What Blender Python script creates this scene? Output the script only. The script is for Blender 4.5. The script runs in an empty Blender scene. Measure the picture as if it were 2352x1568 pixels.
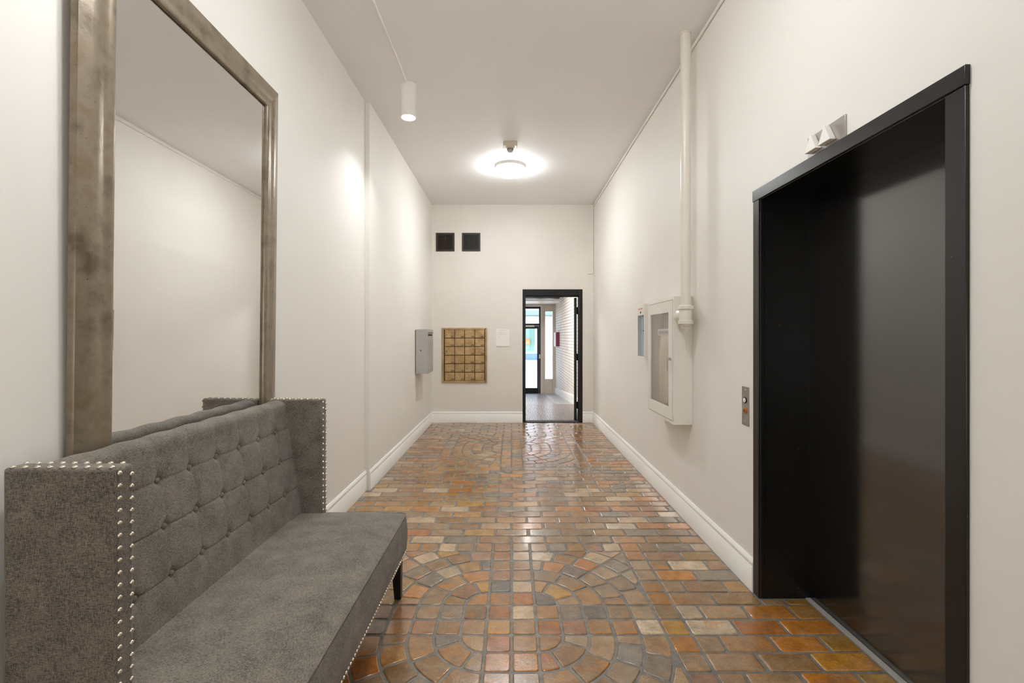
import bpy, bmesh, math, random
from mathutils import Vector, Matrix
R = math.radians
PI = math.pi
scene = bpy.context.scene
C = scene.collection
random.seed(7)

# ------------------------------------------------------------------ camera, sky, sun, exposure
cd = bpy.data.cameras.new('camera')
cd.sensor_width = 36.0
cd.lens = 1070 / 2352 * 36
cd.shift_x = 1 / 2352
cd.shift_y = -12 / 2352
cd.clip_start = 0.02
cam = bpy.data.objects.new('camera', cd)
C.objects.link(cam)
cam.location = (0, 0, 1.35)
cam.rotation_euler = (R(90), 0, 0)
scene.camera = cam

w = bpy.data.worlds.new('sky')
scene.world = w
w.use_nodes = True
nt = w.node_tree
nt.nodes.clear()
wo = nt.nodes.new('ShaderNodeOutputWorld')
bg = nt.nodes.new('ShaderNodeBackground')
sky = nt.nodes.new('ShaderNodeTexSky')
sky.sky_type = 'NISHITA'
sky.sun_disc = False
sky.sun_elevation = R(55)
sky.sun_rotation = R(250)
sky.air_density = 1.0
sky.dust_density = 1.5
bg.inputs['Strength'].default_value = 0.85
nt.links.new(sky.outputs[0], bg.inputs[0])
nt.links.new(bg.outputs[0], wo.inputs[0])

sd = bpy.data.lights.new('sun', 'SUN')
sd.energy = 7.5
sd.color = (1.0, 0.96, 0.9)
sd.angle = R(0.5)
sun = bpy.data.objects.new('sun', sd)
C.objects.link(sun)
sun.rotation_euler = (R(22), R(-32), 0)

vs = scene.view_settings
scene.display_settings.display_device = 'sRGB'
vs.view_transform = 'Standard'
vs.look = 'None'
vs.gamma = 1.0
vs.use_curve_mapping = False
vs.exposure = 0.42

# unseen fill light added at the rear, tilted up to lift the ceiling
al = bpy.data.lights.new('rear_fill', 'AREA')
al.shape = 'RECTANGLE'
al.size, al.size_y = 2.3, 1.8
al.energy = 30
al.color = (0.97, 0.99, 1.0)
alo = bpy.data.objects.new('rear_fill', al)
C.objects.link(alo)
alo.location = (0, -3.2, 1.3)
alo.rotation_euler = (R(124), 0, 0)
scene.cycles.use_denoising = True
scene.cycles.max_bounces = 12
scene.cycles.diffuse_bounces = 8
scene.cycles.glossy_bounces = 6
scene.cycles.transparent_max_bounces = 12
scene.cycles.sample_clamp_indirect = 6.0

LAMP_DISC = (92.0, 64.0)       # emission of the round ceiling light, then of the added near one
LAMP_SPOT = 4.5       # watts of a cylinder light
WARM = (0.96, 0.985, 1.0)

# ------------------------------------------------------------------ dimensions (metres)
CEIL = 3.409
XR = 1.283             # right wall
XL, XL2, YSTEP = -1.285, -1.25, 4.10
YB, YF = -3.6, 7.296   # rear and far wall
E_Y0, E_Y1, E_Z, E_X = 1.37, 2.40, 2.055, 1.54

# ------------------------------------------------------------------ helpers
def srgb(r, g, b, a=1.0):
    f = lambda c: (c / 255 / 12.92) if c / 255 <= 0.04045 else ((c / 255 + 0.055) / 1.055) ** 2.4
    return (f(r), f(g), f(b), a)


class Mat:
    def __init__(self, name, color=(0.8, 0.8, 0.8, 1), rough=0.5, metal=0.0, ior=1.5):
        m = bpy.data.materials.new(name)
        m.use_nodes = True
        self.m, self.nt = m, m.node_tree
        self.b = self.nt.nodes['Principled BSDF']
        self.b.inputs['Base Color'].default_value = color
        self.b.inputs['Roughness'].default_value = rough
        self.b.inputs['Metallic'].default_value = metal
        self.b.inputs['IOR'].default_value = ior

    def n(self, t, **kw):
        nd = self.nt.nodes.new(t)
        for k, v in kw.items():
            if k in nd.inputs.keys():
                nd.inputs[k].default_value = v
            else:
                setattr(nd, k, v)
        return nd

    def l(self, a, b):
        self.nt.links.new(a, b)

    def coord(self, scale=(1, 1, 1), kind='Object'):
        tc = self.n('ShaderNodeTexCoord')
        mp = self.n('ShaderNodeMapping')
        mp.inputs['Scale'].default_value = scale
        self.l(tc.outputs[kind], mp.inputs[0])
        return mp.outputs[0]

    def geo(self, scale=(1, 1, 1)):
        g = self.n('ShaderNodeNewGeometry')
        mp = self.n('ShaderNodeMapping')
        mp.inputs['Scale'].default_value = scale
        self.l(g.outputs['Position'], mp.inputs[0])
        return mp.outputs[0]

    def noise(self, vec, scale=5, detail=3, rough=0.5):
        nz = self.n('ShaderNodeTexNoise')
        nz.inputs['Scale'].default_value = scale
        nz.inputs['Detail'].default_value = detail
        nz.inputs['Roughness'].default_value = rough
        self.l(vec, nz.inputs['Vector'])
        return nz.outputs[0]

    def ramp(self, fac, stops):
        r = self.n('ShaderNodeValToRGB')
        e = r.color_ramp.elements
        e[0].position, e[0].color = stops[0]
        e[1].position, e[1].color = stops[1]
        for p, c in stops[2:]:
            x = e.new(p)
            x.color = c
        self.l(fac, r.inputs[0])
        return r.outputs[0]

    def mix(self, a, b, fac, mode='MIX'):
        x = self.n('ShaderNodeMix', data_type='RGBA', blend_type=mode)
        for s, v in ((6, a), (7, b), (0, fac)):
            if isinstance(v, (int, float)):
                x.inputs[s].default_value = v if s == 0 else (v, v, v, 1)
            elif isinstance(v, tuple):
                x.inputs[s].default_value = v
            else:
                self.l(v, x.inputs[s])
        return x.outputs[2]

    def math(self, op, a, b=0.0):
        x = self.n('ShaderNodeMath', operation=op)
        for s, v in ((0, a), (1, b)):
            if isinstance(v, (int, float)):
                x.inputs[s].default_value = v
            else:
                self.l(v, x.inputs[s])
        return x.outputs[0]

    def color(self, c):
        self.l(c, self.b.inputs['Base Color'])
        return self

    def bump(self, h, strength=0.2, dist=0.002):
        b = self.n('ShaderNodeBump')
        b.inputs['Strength'].default_value = strength
        b.inputs['Distance'].default_value = dist
        self.l(h, b.inputs['Height'])
        self.l(b.outputs[0], self.b.inputs['Normal'])
        return self


def paint(name, col, rough, bump=0.12, var=0.03, scale=260):
    m = Mat(name, col, rough)
    v = m.geo()
    n1 = m.noise(v, 1.3, 4)
    lo = tuple(c * (1 - var * 2) for c in col[:3]) + (1,)
    hi = tuple(min(1, c * (1 + var)) for c in col[:3]) + (1,)
    m.color(m.ramp(n1, [(0.3, lo), (0.7, hi)]))
    if bump:
        m.bump(m.noise(v, scale, 2), bump, 0.0015)
    return m.m


M = {}
M['wall'] = paint('wall_paint', srgb(233, 230, 224), 0.58, 0.10, 0.012, 150)
M['far_wall'] = paint('far_wall_paint', srgb(228, 223, 215), 0.5, 0.10, 0.02, 150)
M['ceiling'] = paint('ceiling_paint', srgb(241, 240, 239), 0.7, 0.08, 0.012, 190)
M['trim'] = paint('white_trim_paint', srgb(243, 242, 238), 0.3, 0.03, 0.02, 60)
M['cabinet'] = paint('cabinet_enamel', srgb(232, 229, 220), 0.35, 0.04, 0.02, 90)
M['pipe'] = paint('pipe_enamel', srgb(226, 220, 208), 0.3, 0.03, 0.02, 90)
M['conduit'] = paint('conduit_paint', srgb(240, 236, 228), 0.4, 0, 0.02)
M['white_lamp'] = paint('lamp_white', srgb(240, 238, 232), 0.35, 0, 0.01)
M['plastic'] = paint('aged_plastic', srgb(206, 196, 178), 0.45, 0, 0.03)
M['box_grey'] = paint('grey_enamel', srgb(176, 174, 170), 0.4, 0.03, 0.03, 90)
M['paper'] = Mat('paper', srgb(238, 236, 230), 0.7).m
M['print'] = Mat('print_grey', srgb(186, 183, 178), 0.8).m
M['red_print'] = Mat('print_red', srgb(206, 128, 128), 0.8).m
M['dark'] = Mat('dark_cavity', srgb(18, 16, 15), 0.7).m
M['digits'] = Mat('dark_digits', srgb(50, 36, 18), 0.6).m


def black_paint(name, rough, ior, speck=True, col=(0.006, 0.0055, 0.005, 1)):
    m = Mat(name, col, rough, 0, ior)
    v = m.geo()
    if speck:
        # chips and scuffs in the paint
        sp = m.noise(v, 70, 2)
        s2 = m.math('GREATER_THAN', sp, 0.755)
        m.color(m.mix(col, srgb(92, 84, 74), s2))
    if speck: m.bump(m.noise(v, 120, 3), 0.10, 0.0012)
    return m.m


M['black'] = black_paint('black_gloss_paint', 0.30, 1.5)
M['lift_door'] = black_paint('lift_door_enamel', 0.16, 2.1, False, (0.008, 0.0072, 0.0065, 1))
M['black_plain'] = black_paint('black_satin', 0.35, 1.4, False, (0.003, 0.003, 0.003, 1))


def metal(name, col, rough, bump=0.0, scale=40):
    m = Mat(name, col, rough, 1.0)
    if bump:
        m.bump(m.noise(m.geo(), scale, 3), bump, 0.002)
    return m.m


M['steel'] = metal('brushed_steel', srgb(176, 172, 168), 0.38, 0.03, 300)
M['nickel'] = metal('nickel_nail', srgb(228, 219, 204), 0.24)
M['alu'] = metal('dull_aluminium', srgb(196, 190, 182), 0.45)
M['mirror'] = metal('mirror_silver', (0.86, 0.86, 0.85, 1), 0.008)


def frame_metal():
    m = Mat('pewter_leaf', srgb(128, 115, 97), 0.3, 0.35)
    v = m.geo()
    n = m.noise(v, 9, 6, 0.6)
    sp = m.noise(v, 130, 3)
    c = m.ramp(n, [(0.32, srgb(104, 90, 74)), (0.52, srgb(138, 126, 108)), (0.72, srgb(120, 100, 76))])
    c = m.mix(c, srgb(58, 46, 34), m.math('GREATER_THAN', sp, 0.73))
    m.color(c)
    m.bump(m.noise(m.geo((1, 1, 0.6)), 42, 4, 0.65), 0.22, 0.005)
    return m.m


M['frame'] = frame_metal()


def brass():
    m = Mat('aged_brass', srgb(176, 142, 92), 0.45, 0.4)
    n = m.noise(m.geo(), 9, 5)
    m.color(m.ramp(n, [(0.3, srgb(160, 130, 88)), (0.55, srgb(186, 157, 112)), (0.75, srgb(198, 173, 130))]))
    m.bump(m.noise(m.geo(), 60, 2), 0.08, 0.001)
    return m.m


M['brass'] = brass()
M['brass_light'] = metal('worn_brass', srgb(214, 186, 134), .35)
M['brass_dark'] = Mat('dark_brass', srgb(84, 60, 30), 0.6, 0.2).m  # darker brass for the back plate and hinge strip


def fabric(name, dark, light):
    m = Mat(name, light, 0.92)
    a = m.noise(m.geo((110, 1350, 1350)), 1, 2)
    b = m.noise(m.geo((1350, 110, 1350)), 1, 2)
    c = m.noise(m.geo((1350, 1350, 110)), 1, 2)
    s = m.math('ADD', m.math('ADD', a, b), c)
    s = m.math('DIVIDE', s, 3.0)
    big = m.noise(m.geo(), 14, 4)
    s2 = m.math('ADD', s, m.math('MULTIPLY', m.math('SUBTRACT', big, 0.5), 0.12))
    col = m.ramp(s2, [(0.425, dark), (0.497, tuple((x + y) / 2 for x, y in zip(dark, light))), (0.575, light)])
    m.color(col)
    m.bump(s, 0.5, 0.002)
    try:
        m.b.inputs['Sheen Weight'].default_value = 0.15
        m.b.inputs['Sheen Roughness'].default_value = 0.5
    except KeyError:
        pass
    return m.m


M['fabric'] = fabric('heather_grey_weave', srgb(36, 31, 26), srgb(143, 134, 121))


def brick_mat():
    m = Mat('sealed_clay_brick', (0.3, 0.2, 0.1, 1), 0.3)
    at = m.n('ShaderNodeAttribute', attribute_name='tone')
    v = m.geo()
    n1 = m.noise(v, 15, 5, 0.65)
    n2 = m.noise(v, 80, 4, 0.7)
    n3 = m.noise(v, 240, 2, 0.5)
    n4 = m.noise(m.geo((1, 1.6, 1)), 7, 4, 0.6)
    c = m.mix(at.outputs['Color'], srgb(146, 130, 106), m.ramp(n4, [(0.47, (0, 0, 0, 1)), (0.70, (0.55, 0.55, 0.55, 1))]))
    c = m.mix(c, srgb(180, 118, 44), m.ramp(n4, [(0.30, (0.5, 0.5, 0.5, 1)), (0.44, (0, 0, 0, 1))]))
    c = m.mix(c, m.ramp(n1, [(0.3, (0.66, 0.65, 0.64, 1)), (0.68, (1.22, 1.2, 1.12, 1))]), 1.0, 'MULTIPLY')
    c = m.mix(c, m.ramp(n2, [(0.35, (0.84, 0.83, 0.83, 1)), (0.62, (1.14, 1.13, 1.10, 1))]), 1.0, 'MULTIPLY')
    pits = m.math('GREATER_THAN', m.math('ADD', m.math('ADD', m.math('MULTIPLY', n3, 0.7), m.math('MULTIPLY', n1, 0.3)), m.math('MULTIPLY', at.outputs['Alpha'], 0.055)), 0.65)
    c = m.mix(c, srgb(52, 38, 28), m.math('MULTIPLY', pits, 0.7))
    m.color(c)
    h = m.math('ADD', m.math('MULTIPLY', n2, 0.5), m.math('MULTIPLY', n1, 1.0))
    h = m.math('SUBTRACT', h, m.math('MULTIPLY', pits, 0.3))
    m.bump(h, 0.28, 0.004)
    rr = m.math('ADD', m.math('MULTIPLY', n2, 0.2), 0.10)
    m.l(rr, m.b.inputs['Roughness'])
    m.b.inputs['IOR'].default_value = 1.5
    m.b.inputs['Coat Weight'].default_value = 0.45
    m.b.inputs['Coat Roughness'].default_value = 0.14
    return m.m


M['brick'] = brick_mat()


def mortar():
    m = Mat('grey_mortar', srgb(124, 119, 110), 0.45)
    n = m.noise(m.geo(), 30, 5)
    m.color(m.ramp(n, [(0.3, srgb(98, 94, 87)), (0.7, srgb(130, 126, 118))]))
    m.bump(m.noise(m.geo(), 220, 3), 0.3, 0.002)
    return m.m


M['mortar'] = mortar()


def glass(name, tint=(1, 1, 1, 1), ior=1.45):
    m = bpy.data.materials.new(name)
    m.use_nodes = True
    t = m.node_tree
    t.nodes.clear()
    o = t.nodes.new('ShaderNodeOutputMaterial')
    mx = t.nodes.new('ShaderNodeMixShader')
    tr = t.nodes.new('ShaderNodeBsdfTransparent')
    gl = t.nodes.new('ShaderNodeBsdfGlossy')
    lw = t.nodes.new('ShaderNodeLayerWeight')
    lw.inputs[0].default_value = 0.5
    pw = t.nodes.new('ShaderNodeMath')
    pw.operation = 'POWER'
    pw.inputs[1].default_value = 4.5
    t.links.new(lw.outputs['Facing'], pw.inputs[0])
    fr = t.nodes.new('ShaderNodeMath')
    fr.operation = 'MULTIPLY_ADD'
    fr.inputs[1].default_value = 0.9
    fr.inputs[2].default_value = ((ior - 1) / (ior + 1)) ** 2
    t.links.new(pw.outputs[0], fr.inputs[0])
    tr.inputs[0].default_value = tint
    gl.inputs['Roughness'].default_value = 0.02
    t.links.new(fr.outputs[0], mx.inputs[0])
    t.links.new(tr.outputs[0], mx.inputs[1])
    t.links.new(gl.outputs[0], mx.inputs[2])
    t.links.new(mx.outputs[0], o.inputs[0])
    return m


M['glass'] = glass('clear_pane', (0.95, 0.97, 0.97, 1))
M['cab_glass'] = glass('cabinet_pane', (0.95, 0.94, 0.93, 1), 1.4)
M['blue_glass'] = glass('bluish_pane', (0.82, 0.89, 0.95, 1), 1.5)


def emit(name, col, s):
    m = bpy.data.materials.new(name)
    m.use_nodes = True
    t = m.node_tree
    t.nodes.clear()
    o = t.nodes.new('ShaderNodeOutputMaterial')
    e = t.nodes.new('ShaderNodeEmission')
    e.inputs[0].default_value = col + (1,)
    e.inputs[1].default_value = s
    t.links.new(e.outputs[0], o.inputs[0])
    return m


M['lamp'] = emit('lit_diffuser', WARM, LAMP_DISC[0])
M['lamp_band'] = emit('lit_band', WARM, LAMP_DISC[0] * .25)
M['lamp_near_band'] = emit('lit_band_near', WARM, LAMP_DISC[1] * .6)
M['lamp_near'] = emit('lit_diffuser_near', WARM, LAMP_DISC[1])
M['spot'] = emit('lit_lens', WARM, 12.0)


def tag(o, label=None, cat=None, group=None, kind=None):
    if label: o['label'] = label
    if cat: o['category'] = cat
    if group: o['group'] = group
    if kind: o['kind'] = kind
    return o


def empty(name, loc=(0, 0, 0), rot=(0, 0, 0)):
    o = bpy.data.objects.new(name, None)
    C.objects.link(o)
    o.location = loc
    o.rotation_euler = rot
    o.empty_display_size = 0.1
    return o


class MB:
    """collects shapes; build() links them as one mesh object"""
    def __init__(self):
        self.v, self.f, self.s = [], [], []

    def add(self, vs, fs, smooth=False):
        b = len(self.v)
        self.v += [tuple(p) for p in vs]
        self.f += [tuple(i + b for i in f) for f in fs]
        self.s += [smooth] * len(fs)
        return self

    def box(self, x0, x1, y0, y1, z0, z1):
        v = [(x, y, z) for x in (x0, x1) for y in (y0, y1) for z in (z0, z1)]
        return self.add(v, [(0, 1, 3, 2), (4, 6, 7, 5), (0, 4, 5, 1), (2, 3, 7, 6), (0, 2, 6, 4), (1, 5, 7, 3)])

    def quad(self, a, b, c, d):
        return self.add([a, b, c, d], [(0, 1, 2, 3)])

    def rings(self, rings, close=False, caps=True, smooth=True):
        n = len(rings[0])
        v = [p for r in rings for p in r]
        f = []
        m = len(rings)
        if caps and not close:
            f += [tuple(range(n))[::-1], tuple((m - 1) * n + k for k in range(n))]
        for i in range(m if close else m - 1):
            j = (i + 1) % m
            for k in range(n):
                l = (k + 1) % n
                f.append((i * n + k, i * n + l, j * n + l, j * n + k))
        return self.add(v, f, smooth)

    def lathe(self, c, axis, prof, n=24, caps=True, smooth=True):
        ax = Vector(axis).normalized()
        up = Vector((0, 0, 1)) if abs(ax.z) < 0.9 else Vector((1, 0, 0))
        e1 = ax.cross(up).normalized()
        e2 = ax.cross(e1)
        c = Vector(c)
        rg = [[c + ax * h + (e1 * math.cos(t) + e2 * math.sin(t)) * r for t in [2 * PI * k / n for k in range(n)]] for r, h in prof]
        return self.rings(rg, False, caps, smooth)

    def cyl(self, a, b, r, n=16, r2=None):
        a, b = Vector(a), Vector(b)
        return self.lathe(a, b - a, [(r, 0), (r if r2 is None else r2, (b - a).length)], n)

    def tube(self, pts, r, n=8):
        pts = [Vector(p) for p in pts]
        rg = []
        for i, p in enumerate(pts):
            d = (pts[min(i + 1, len(pts) - 1)] - pts[max(i - 1, 0)]).normalized()
            up = Vector((0.3, 0.2, 1)) if abs(d.z) < 0.8 else Vector((1, 0.2, 0.1))
            e1 = d.cross(up).normalized()
            e2 = d.cross(e1)
            rg.append([p + (e1 * math.cos(2 * PI * k / n) + e2 * math.sin(2 * PI * k / n)) * r for k in range(n)])
        return self.rings(rg)

    def prism(self, poly, a, b, smooth=False):
        """poly: list of points already in 3D; a, b offsets"""
        a, b = Vector(a), Vector(b)
        return self.rings([[Vector(p) + a for p in poly], [Vector(p) + b for p in poly]], False, True, smooth)

    def build(self, name, mat, parent=None, bevel=0, seg=2, auto=True):
        me = bpy.data.meshes.new(name)
        me.from_pydata(self.v, [], self.f)
        me.polygons.foreach_set('use_smooth', self.s)
        me.materials.append(mat)
        bm = bmesh.new()
        bm.from_mesh(me)
        bmesh.ops.recalc_face_normals(bm, faces=bm.faces)
        bm.to_mesh(me)
        bm.free()
        me.set_sharp_from_angle(angle=R(42))
        o = bpy.data.objects.new(name, me)
        C.objects.link(o)
        if parent: o.parent = parent
        if bevel:
            md = o.modifiers.new('bevel', 'BEVEL')
            md.width = bevel
            md.segments = seg
            md.limit_method = 'ANGLE'
        return o


def grid_mesh(name, fn, nu, nv, mat, parent=None):
    vs_ = [fn(i / nu, j / nv) for j in range(nv + 1) for i in range(nu + 1)]
    fs = [(j * (nu + 1) + i, j * (nu + 1) + i + 1, (j + 1) * (nu + 1) + i + 1, (j + 1) * (nu + 1) + i) for j in range(nv) for i in range(nu)]
    m = MB()
    m.add(vs_, fs, True)
    return m.build(name, mat, parent)


def twin(o, parent, loc=None, rot=None):
    c = o.copy()
    C.objects.link(c)
    c.parent = parent
    if loc is not None: c.location = loc
    if rot is not None: c.rotation_euler = rot
    return c


def struct(name, m, mat, label=None, cat=None, parent=None):
    o = m.build(name, mat, parent)
    if parent is None:
        tag(o, label, cat, None, 'structure')
    return o


# ------------------------------------------------------------------ the corridor shell
m = MB()
m.quad((XL, YB, 0), (XL, YSTEP, 0), (XL, YSTEP, CEIL), (XL, YB, CEIL))
m.quad((XL, YSTEP, 0), (XL2, YSTEP, 0), (XL2, YSTEP, CEIL), (XL, YSTEP, CEIL))
m.quad((XL2, YSTEP, 0), (XL2, YF, 0), (XL2, YF, CEIL), (XL2, YSTEP, CEIL))
struct('wall_left', m, M['wall'], 'off-white painted left wall with a shallow step behind the settee', 'wall')
m = MB()
for y0, y1, z0, z1 in ((YB, E_Y0, 0, CEIL), (E_Y0, E_Y1, E_Z, CEIL), (E_Y1, YF, 0, CEIL)):
    m.quad((XR, y0, z0), (XR, y1, z0), (XR, y1, z1), (XR, y0, z1))
struct('wall_right', m, M['wall'], 'off-white painted right wall around the black elevator opening', 'wall')
D_X0, D_X1, D_Z = 0.172, 1.110, 2.085     # outer size of the doorway frame in the far wall
WT = 0.14
m = MB()
for x0, x1, z0, z1 in ((XL2 - .03, D_X0 + .02, 0, CEIL), (D_X0 + .02, D_X1 - .02, D_Z - .02, CEIL), (D_X1 - .02, XR + .02, 0, CEIL)):
    m.box(x0, x1, YF, YF + WT, z0, z1)
struct('wall_far', m, M['far_wall'], 'off-white end wall holding the brass mailboxes and the doorway', 'wall')
m = MB().quad((-1.4, YB, 0), (1.6, YB, 0), (1.6, YB, CEIL), (-1.4, YB, CEIL))
struct('wall_rear', m, M['wall'], 'off-white wall closing the corridor behind the viewpoint', 'wall')
m = MB().quad((-1.4, YB, CEIL), (-1.4, YF + .1, CEIL), (1.7, YF + .1, CEIL), (1.7, YB, CEIL))
struct('ceiling', m, M['ceiling'], 'flat off-white corridor ceiling', 'ceiling')

# baseboards: moulded profile (distance from wall, height)
PROF = [(0, 0), (0.016, 0), (0.016, 0.132), (0.0125, 0.136), (0.0125, 0.141), (0.015, 0.147), (0.013, 0.157), (0.008, 0.166), (0.005, 0.172), (0, 0.172)]


def baseboard(name, a, b, nrm, label):
    m = MB()
    a, b, nrm = Vector(a), Vector(b), Vector(nrm)
    m.rings([[p + nrm * d + Vector((0, 0, z)) for d, z in PROF] for p in (a, b)], False, True, False)
    struct(name, m, M['trim'], label, 'baseboard')


baseboard('baseboard_left', (XL, YB, 0), (XL, YSTEP, 0), (1, 0, 0), 'white baseboard behind the settee, nearer length on the left wall')
baseboard('baseboard_left.001', (XL2, YSTEP - .016, 0), (XL2, YF, 0), (1, 0, 0), 'white baseboard on the left wall from the step to the far corner')
baseboard('baseboard_far', (XL2, YF, 0), (D_X0, YF, 0), (0, -1, 0), 'white baseboard under the brass mailboxes')
baseboard('baseboard_far.001', (D_X1, YF, 0), (XR, YF, 0), (0, -1, 0), 'short white baseboard right of the far doorway')
baseboard('baseboard_right', (XR, 2.455, 0), (XR, YF, 0), (-1, 0, 0), 'white baseboard along the right wall beyond the elevator')
baseboard('baseboard_right.001', (XR, YB, 0), (XR, 1.30, 0), (-1, 0, 0), 'white baseboard on the right wall before the elevator')

# ------------------------------------------------------------------ brick floor
U, P, L, G = 0.1168, 0.1104, 0.2228, 0.0050
MED = (2.225, 2.225 + 14 * U + 16 * P)
TONES = [((168, 122, 76), 5), ((156, 120, 84), 5), ((148, 114, 78), 4), ((180, 118, 58), 3.4), ((168, 138, 102), 4.5), ((190, 167, 134), 2.6),
         ((140, 127, 110), 2.8), ((124, 117, 108), 1.6), ((156, 112, 80), 3), ((152, 127, 96), 4), ((202, 184, 156), 1.0), ((146, 108, 84), 1.6), ((172, 128, 66), 2.6), ((174, 106, 52), 1.6)]


def tone(yellow=False):
    if yellow:
        c = random.choice(((182, 126, 50), (172, 128, 58), (180, 114, 46)))
    else:
        c = random.choices([t for t, _ in TONES], [k for _, k in TONES])[0]
    k = random.uniform(0.81, 1.01)
    sat = max(0.0, (c[0] - c[2]) / c[0] - .35)
    c = (c[0], c[1] * (.985 + .10 * sat), c[2])
    return srgb(*[min(255, x * k) for x in c], random.choice((0, .1, .2, .3, .5, 1.0)))


def area(p):
    return 0.5 * sum(p[i][0] * p[(i + 1) % len(p)][1] - p[(i + 1) % len(p)][0] * p[i][1] for i in range(len(p)))


def clean(p, eps=0.004):
    q = []
    for a in p:
        if not q or math.dist(a, q[-1]) > eps: q.append(a)
    if len(q) > 1 and math.dist(q[0], q[-1]) <= eps: q.pop()
    return q


def inset(p, d):
    n = len(p)
    ls = []
    for i in range(n):
        a, b = p[i], p[(i + 1) % n]
        l = math.dist(a, b)
        nx, ny = -(b[1] - a[1]) / l, (b[0] - a[0]) / l
        ls.append((a[0] + nx * d, a[1] + ny * d, (b[0] - a[0]) / l, (b[1] - a[1]) / l, nx, ny))
    out = []
    for i in range(n):
        A, B = ls[i - 1], ls[i]
        den = A[2] * B[3] - A[3] * B[2]
        if abs(den) < 0.08:
            out.append((p[i][0] + (A[4] + B[4]) / 2 * d, p[i][1] + (A[5] + B[5]) / 2 * d))
        else:
            t = ((B[0] - A[0]) * B[3] - (B[1] - A[1]) * B[2]) / den
            q = (A[0] + A[2] * t, A[1] + A[3] * t)
            dd = math.dist(q, p[i])
            if dd > 2.2 * d: q = (p[i][0] + (q[0] - p[i][0]) * 2.2 * d / dd, p[i][1] + (q[1] - p[i][1]) * 2.2 * d / dd)
            out.append(q)
    return out


def chamfer(p, c):
    n = len(p)
    out = []
    for i in range(n):
        a, b, d = Vector(p[i - 1]), Vector(p[i]), Vector(p[(i + 1) % n])
        u, v = (a - b), (d - b)
        lu, lv = u.length, v.length
        ang = u.angle(v) if lu > 1e-6 and lv > 1e-6 else PI
        if ang < R(150) and ang > R(40):
            k = min(c * random.uniform(.6, 1.5), lu * .3, lv * .3)
            out += [tuple(b + u / lu * k), tuple(b + v / lv * k)]
        else:
            out.append(tuple(b))
    return out


def clip(p, ax, lim, keep_less=True):
    out = []
    s = 1 if keep_less else -1
    for i in range(len(p)):
        a, b = p[i - 1], p[i]
        ia, ib = s * (lim - a[ax]) >= 0, s * (lim - b[ax]) >= 0
        if ia != ib:
            t = (lim - a[ax]) / (b[ax] - a[ax])
            out.append((a[0] + (b[0] - a[0]) * t, a[1] + (b[1] - a[1]) * t))
        if ib: out.append(b)
    return out


bricks = []


def lay(poly, yellow=False):
    poly = clean(poly)
    if len(poly) < 3: return
    if area(poly) < 0: poly = poly[::-1]
    if area(poly) < 0.0011: return
    base = inset(poly, G)
    base = clean(base, 0.002)
    if len(base) < 3 or area(base) < 0.0006 or area(base) > area(poly): return
    base = chamfer(chamfer(base, 0.0068), 0.0026)
    base = [(x + random.uniform(-.0009, .0009), y + random.uniform(-.0009, .0009)) for x, y in base]
    mid = inset(base, 0.0007)
    mid2 = inset(base, 0.0024)
    top = inset(base, 0.0058)
    if area(top) < 0.0002: return
    for q in (mid, mid2, top):
        bad = any((base[i][0] - base[i - 1][0]) * (q[i][0] - q[i - 1][0]) + (base[i][1] - base[i - 1][1]) * (q[i][1] - q[i - 1][1]) < 0 for i in range(len(base)))
        if bad:      # a thin corner: shrink about the middle instead
            mx, my = sum(p[0] for p in base) / len(base), sum(p[1] for p in base) / len(base)
            for l_, f_ in ((mid, .985), (mid2, .95), (top, .88)):
                l_[:] = [(mx + (p[0] - mx) * f_, my + (p[1] - my) * f_) for p in base]
            break
    z = random.uniform(-0.0012, 0.0012)
    tx, ty = random.uniform(-.004, .004), random.uniform(-.004, .004)
    cx, cy = sum(p[0] for p in base) / len(base), sum(p[1] for p in base) / len(base)
    H = lambda p, h: (p[0], p[1], h + z + (p[0] - cx) * tx + (p[1] - cy) * ty)
    bricks.append((cx, cy, area(base), [[H(p, -0.010) for p in base], [H(p, -0.0036) for p in mid], [H(p, -0.0011) for p in mid2], [H(p, 0.0) for p in top]], tone(yellow)))


def rect(x0, x1, y0, y1, yellow=False):
    j = random.uniform(-.002, .002)
    lay([(x0, y0 + j), (x1, y0 + j), (x1, y1 + j), (x0, y1 + j)], yellow)


def sides(y):
    left = (XL if y < YSTEP else XL2) + 0.012
    right = XR - 0.012
    if E_Y0 + .02 < y < E_Y1: right = E_X - 0.028
    return left, right


def row(y0, y1, parity, med):
    l, r = sides((y0 + y1) / 2)
    if not med:
        x = math.floor(l / L) * L - L + (L / 2 if parity else 0)
        while x < r:
            a, b = max(x, l), min(x + L, r)
            if b - a > 0.035: rect(a, b, y0, y1)
            x += L
        return
    for s, lim in ((1, r), (-1, -l)):
        x = 7 * U
        first = True
        while x < lim:
            w_ = L / 2 if (first and parity) else L
            first = False
            a, b = x, min(x + w_, lim)
            if lim - b < 0.04: b = lim
            if b - a > 0.03:
                yel = s > 0 and a > 1.15 and y0 < E_Y1
                if s > 0: rect(a, b, y0, y1, yel)
                else: rect(-b, -a, y0, y1)
            x += w_
            if b == lim: break


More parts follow.
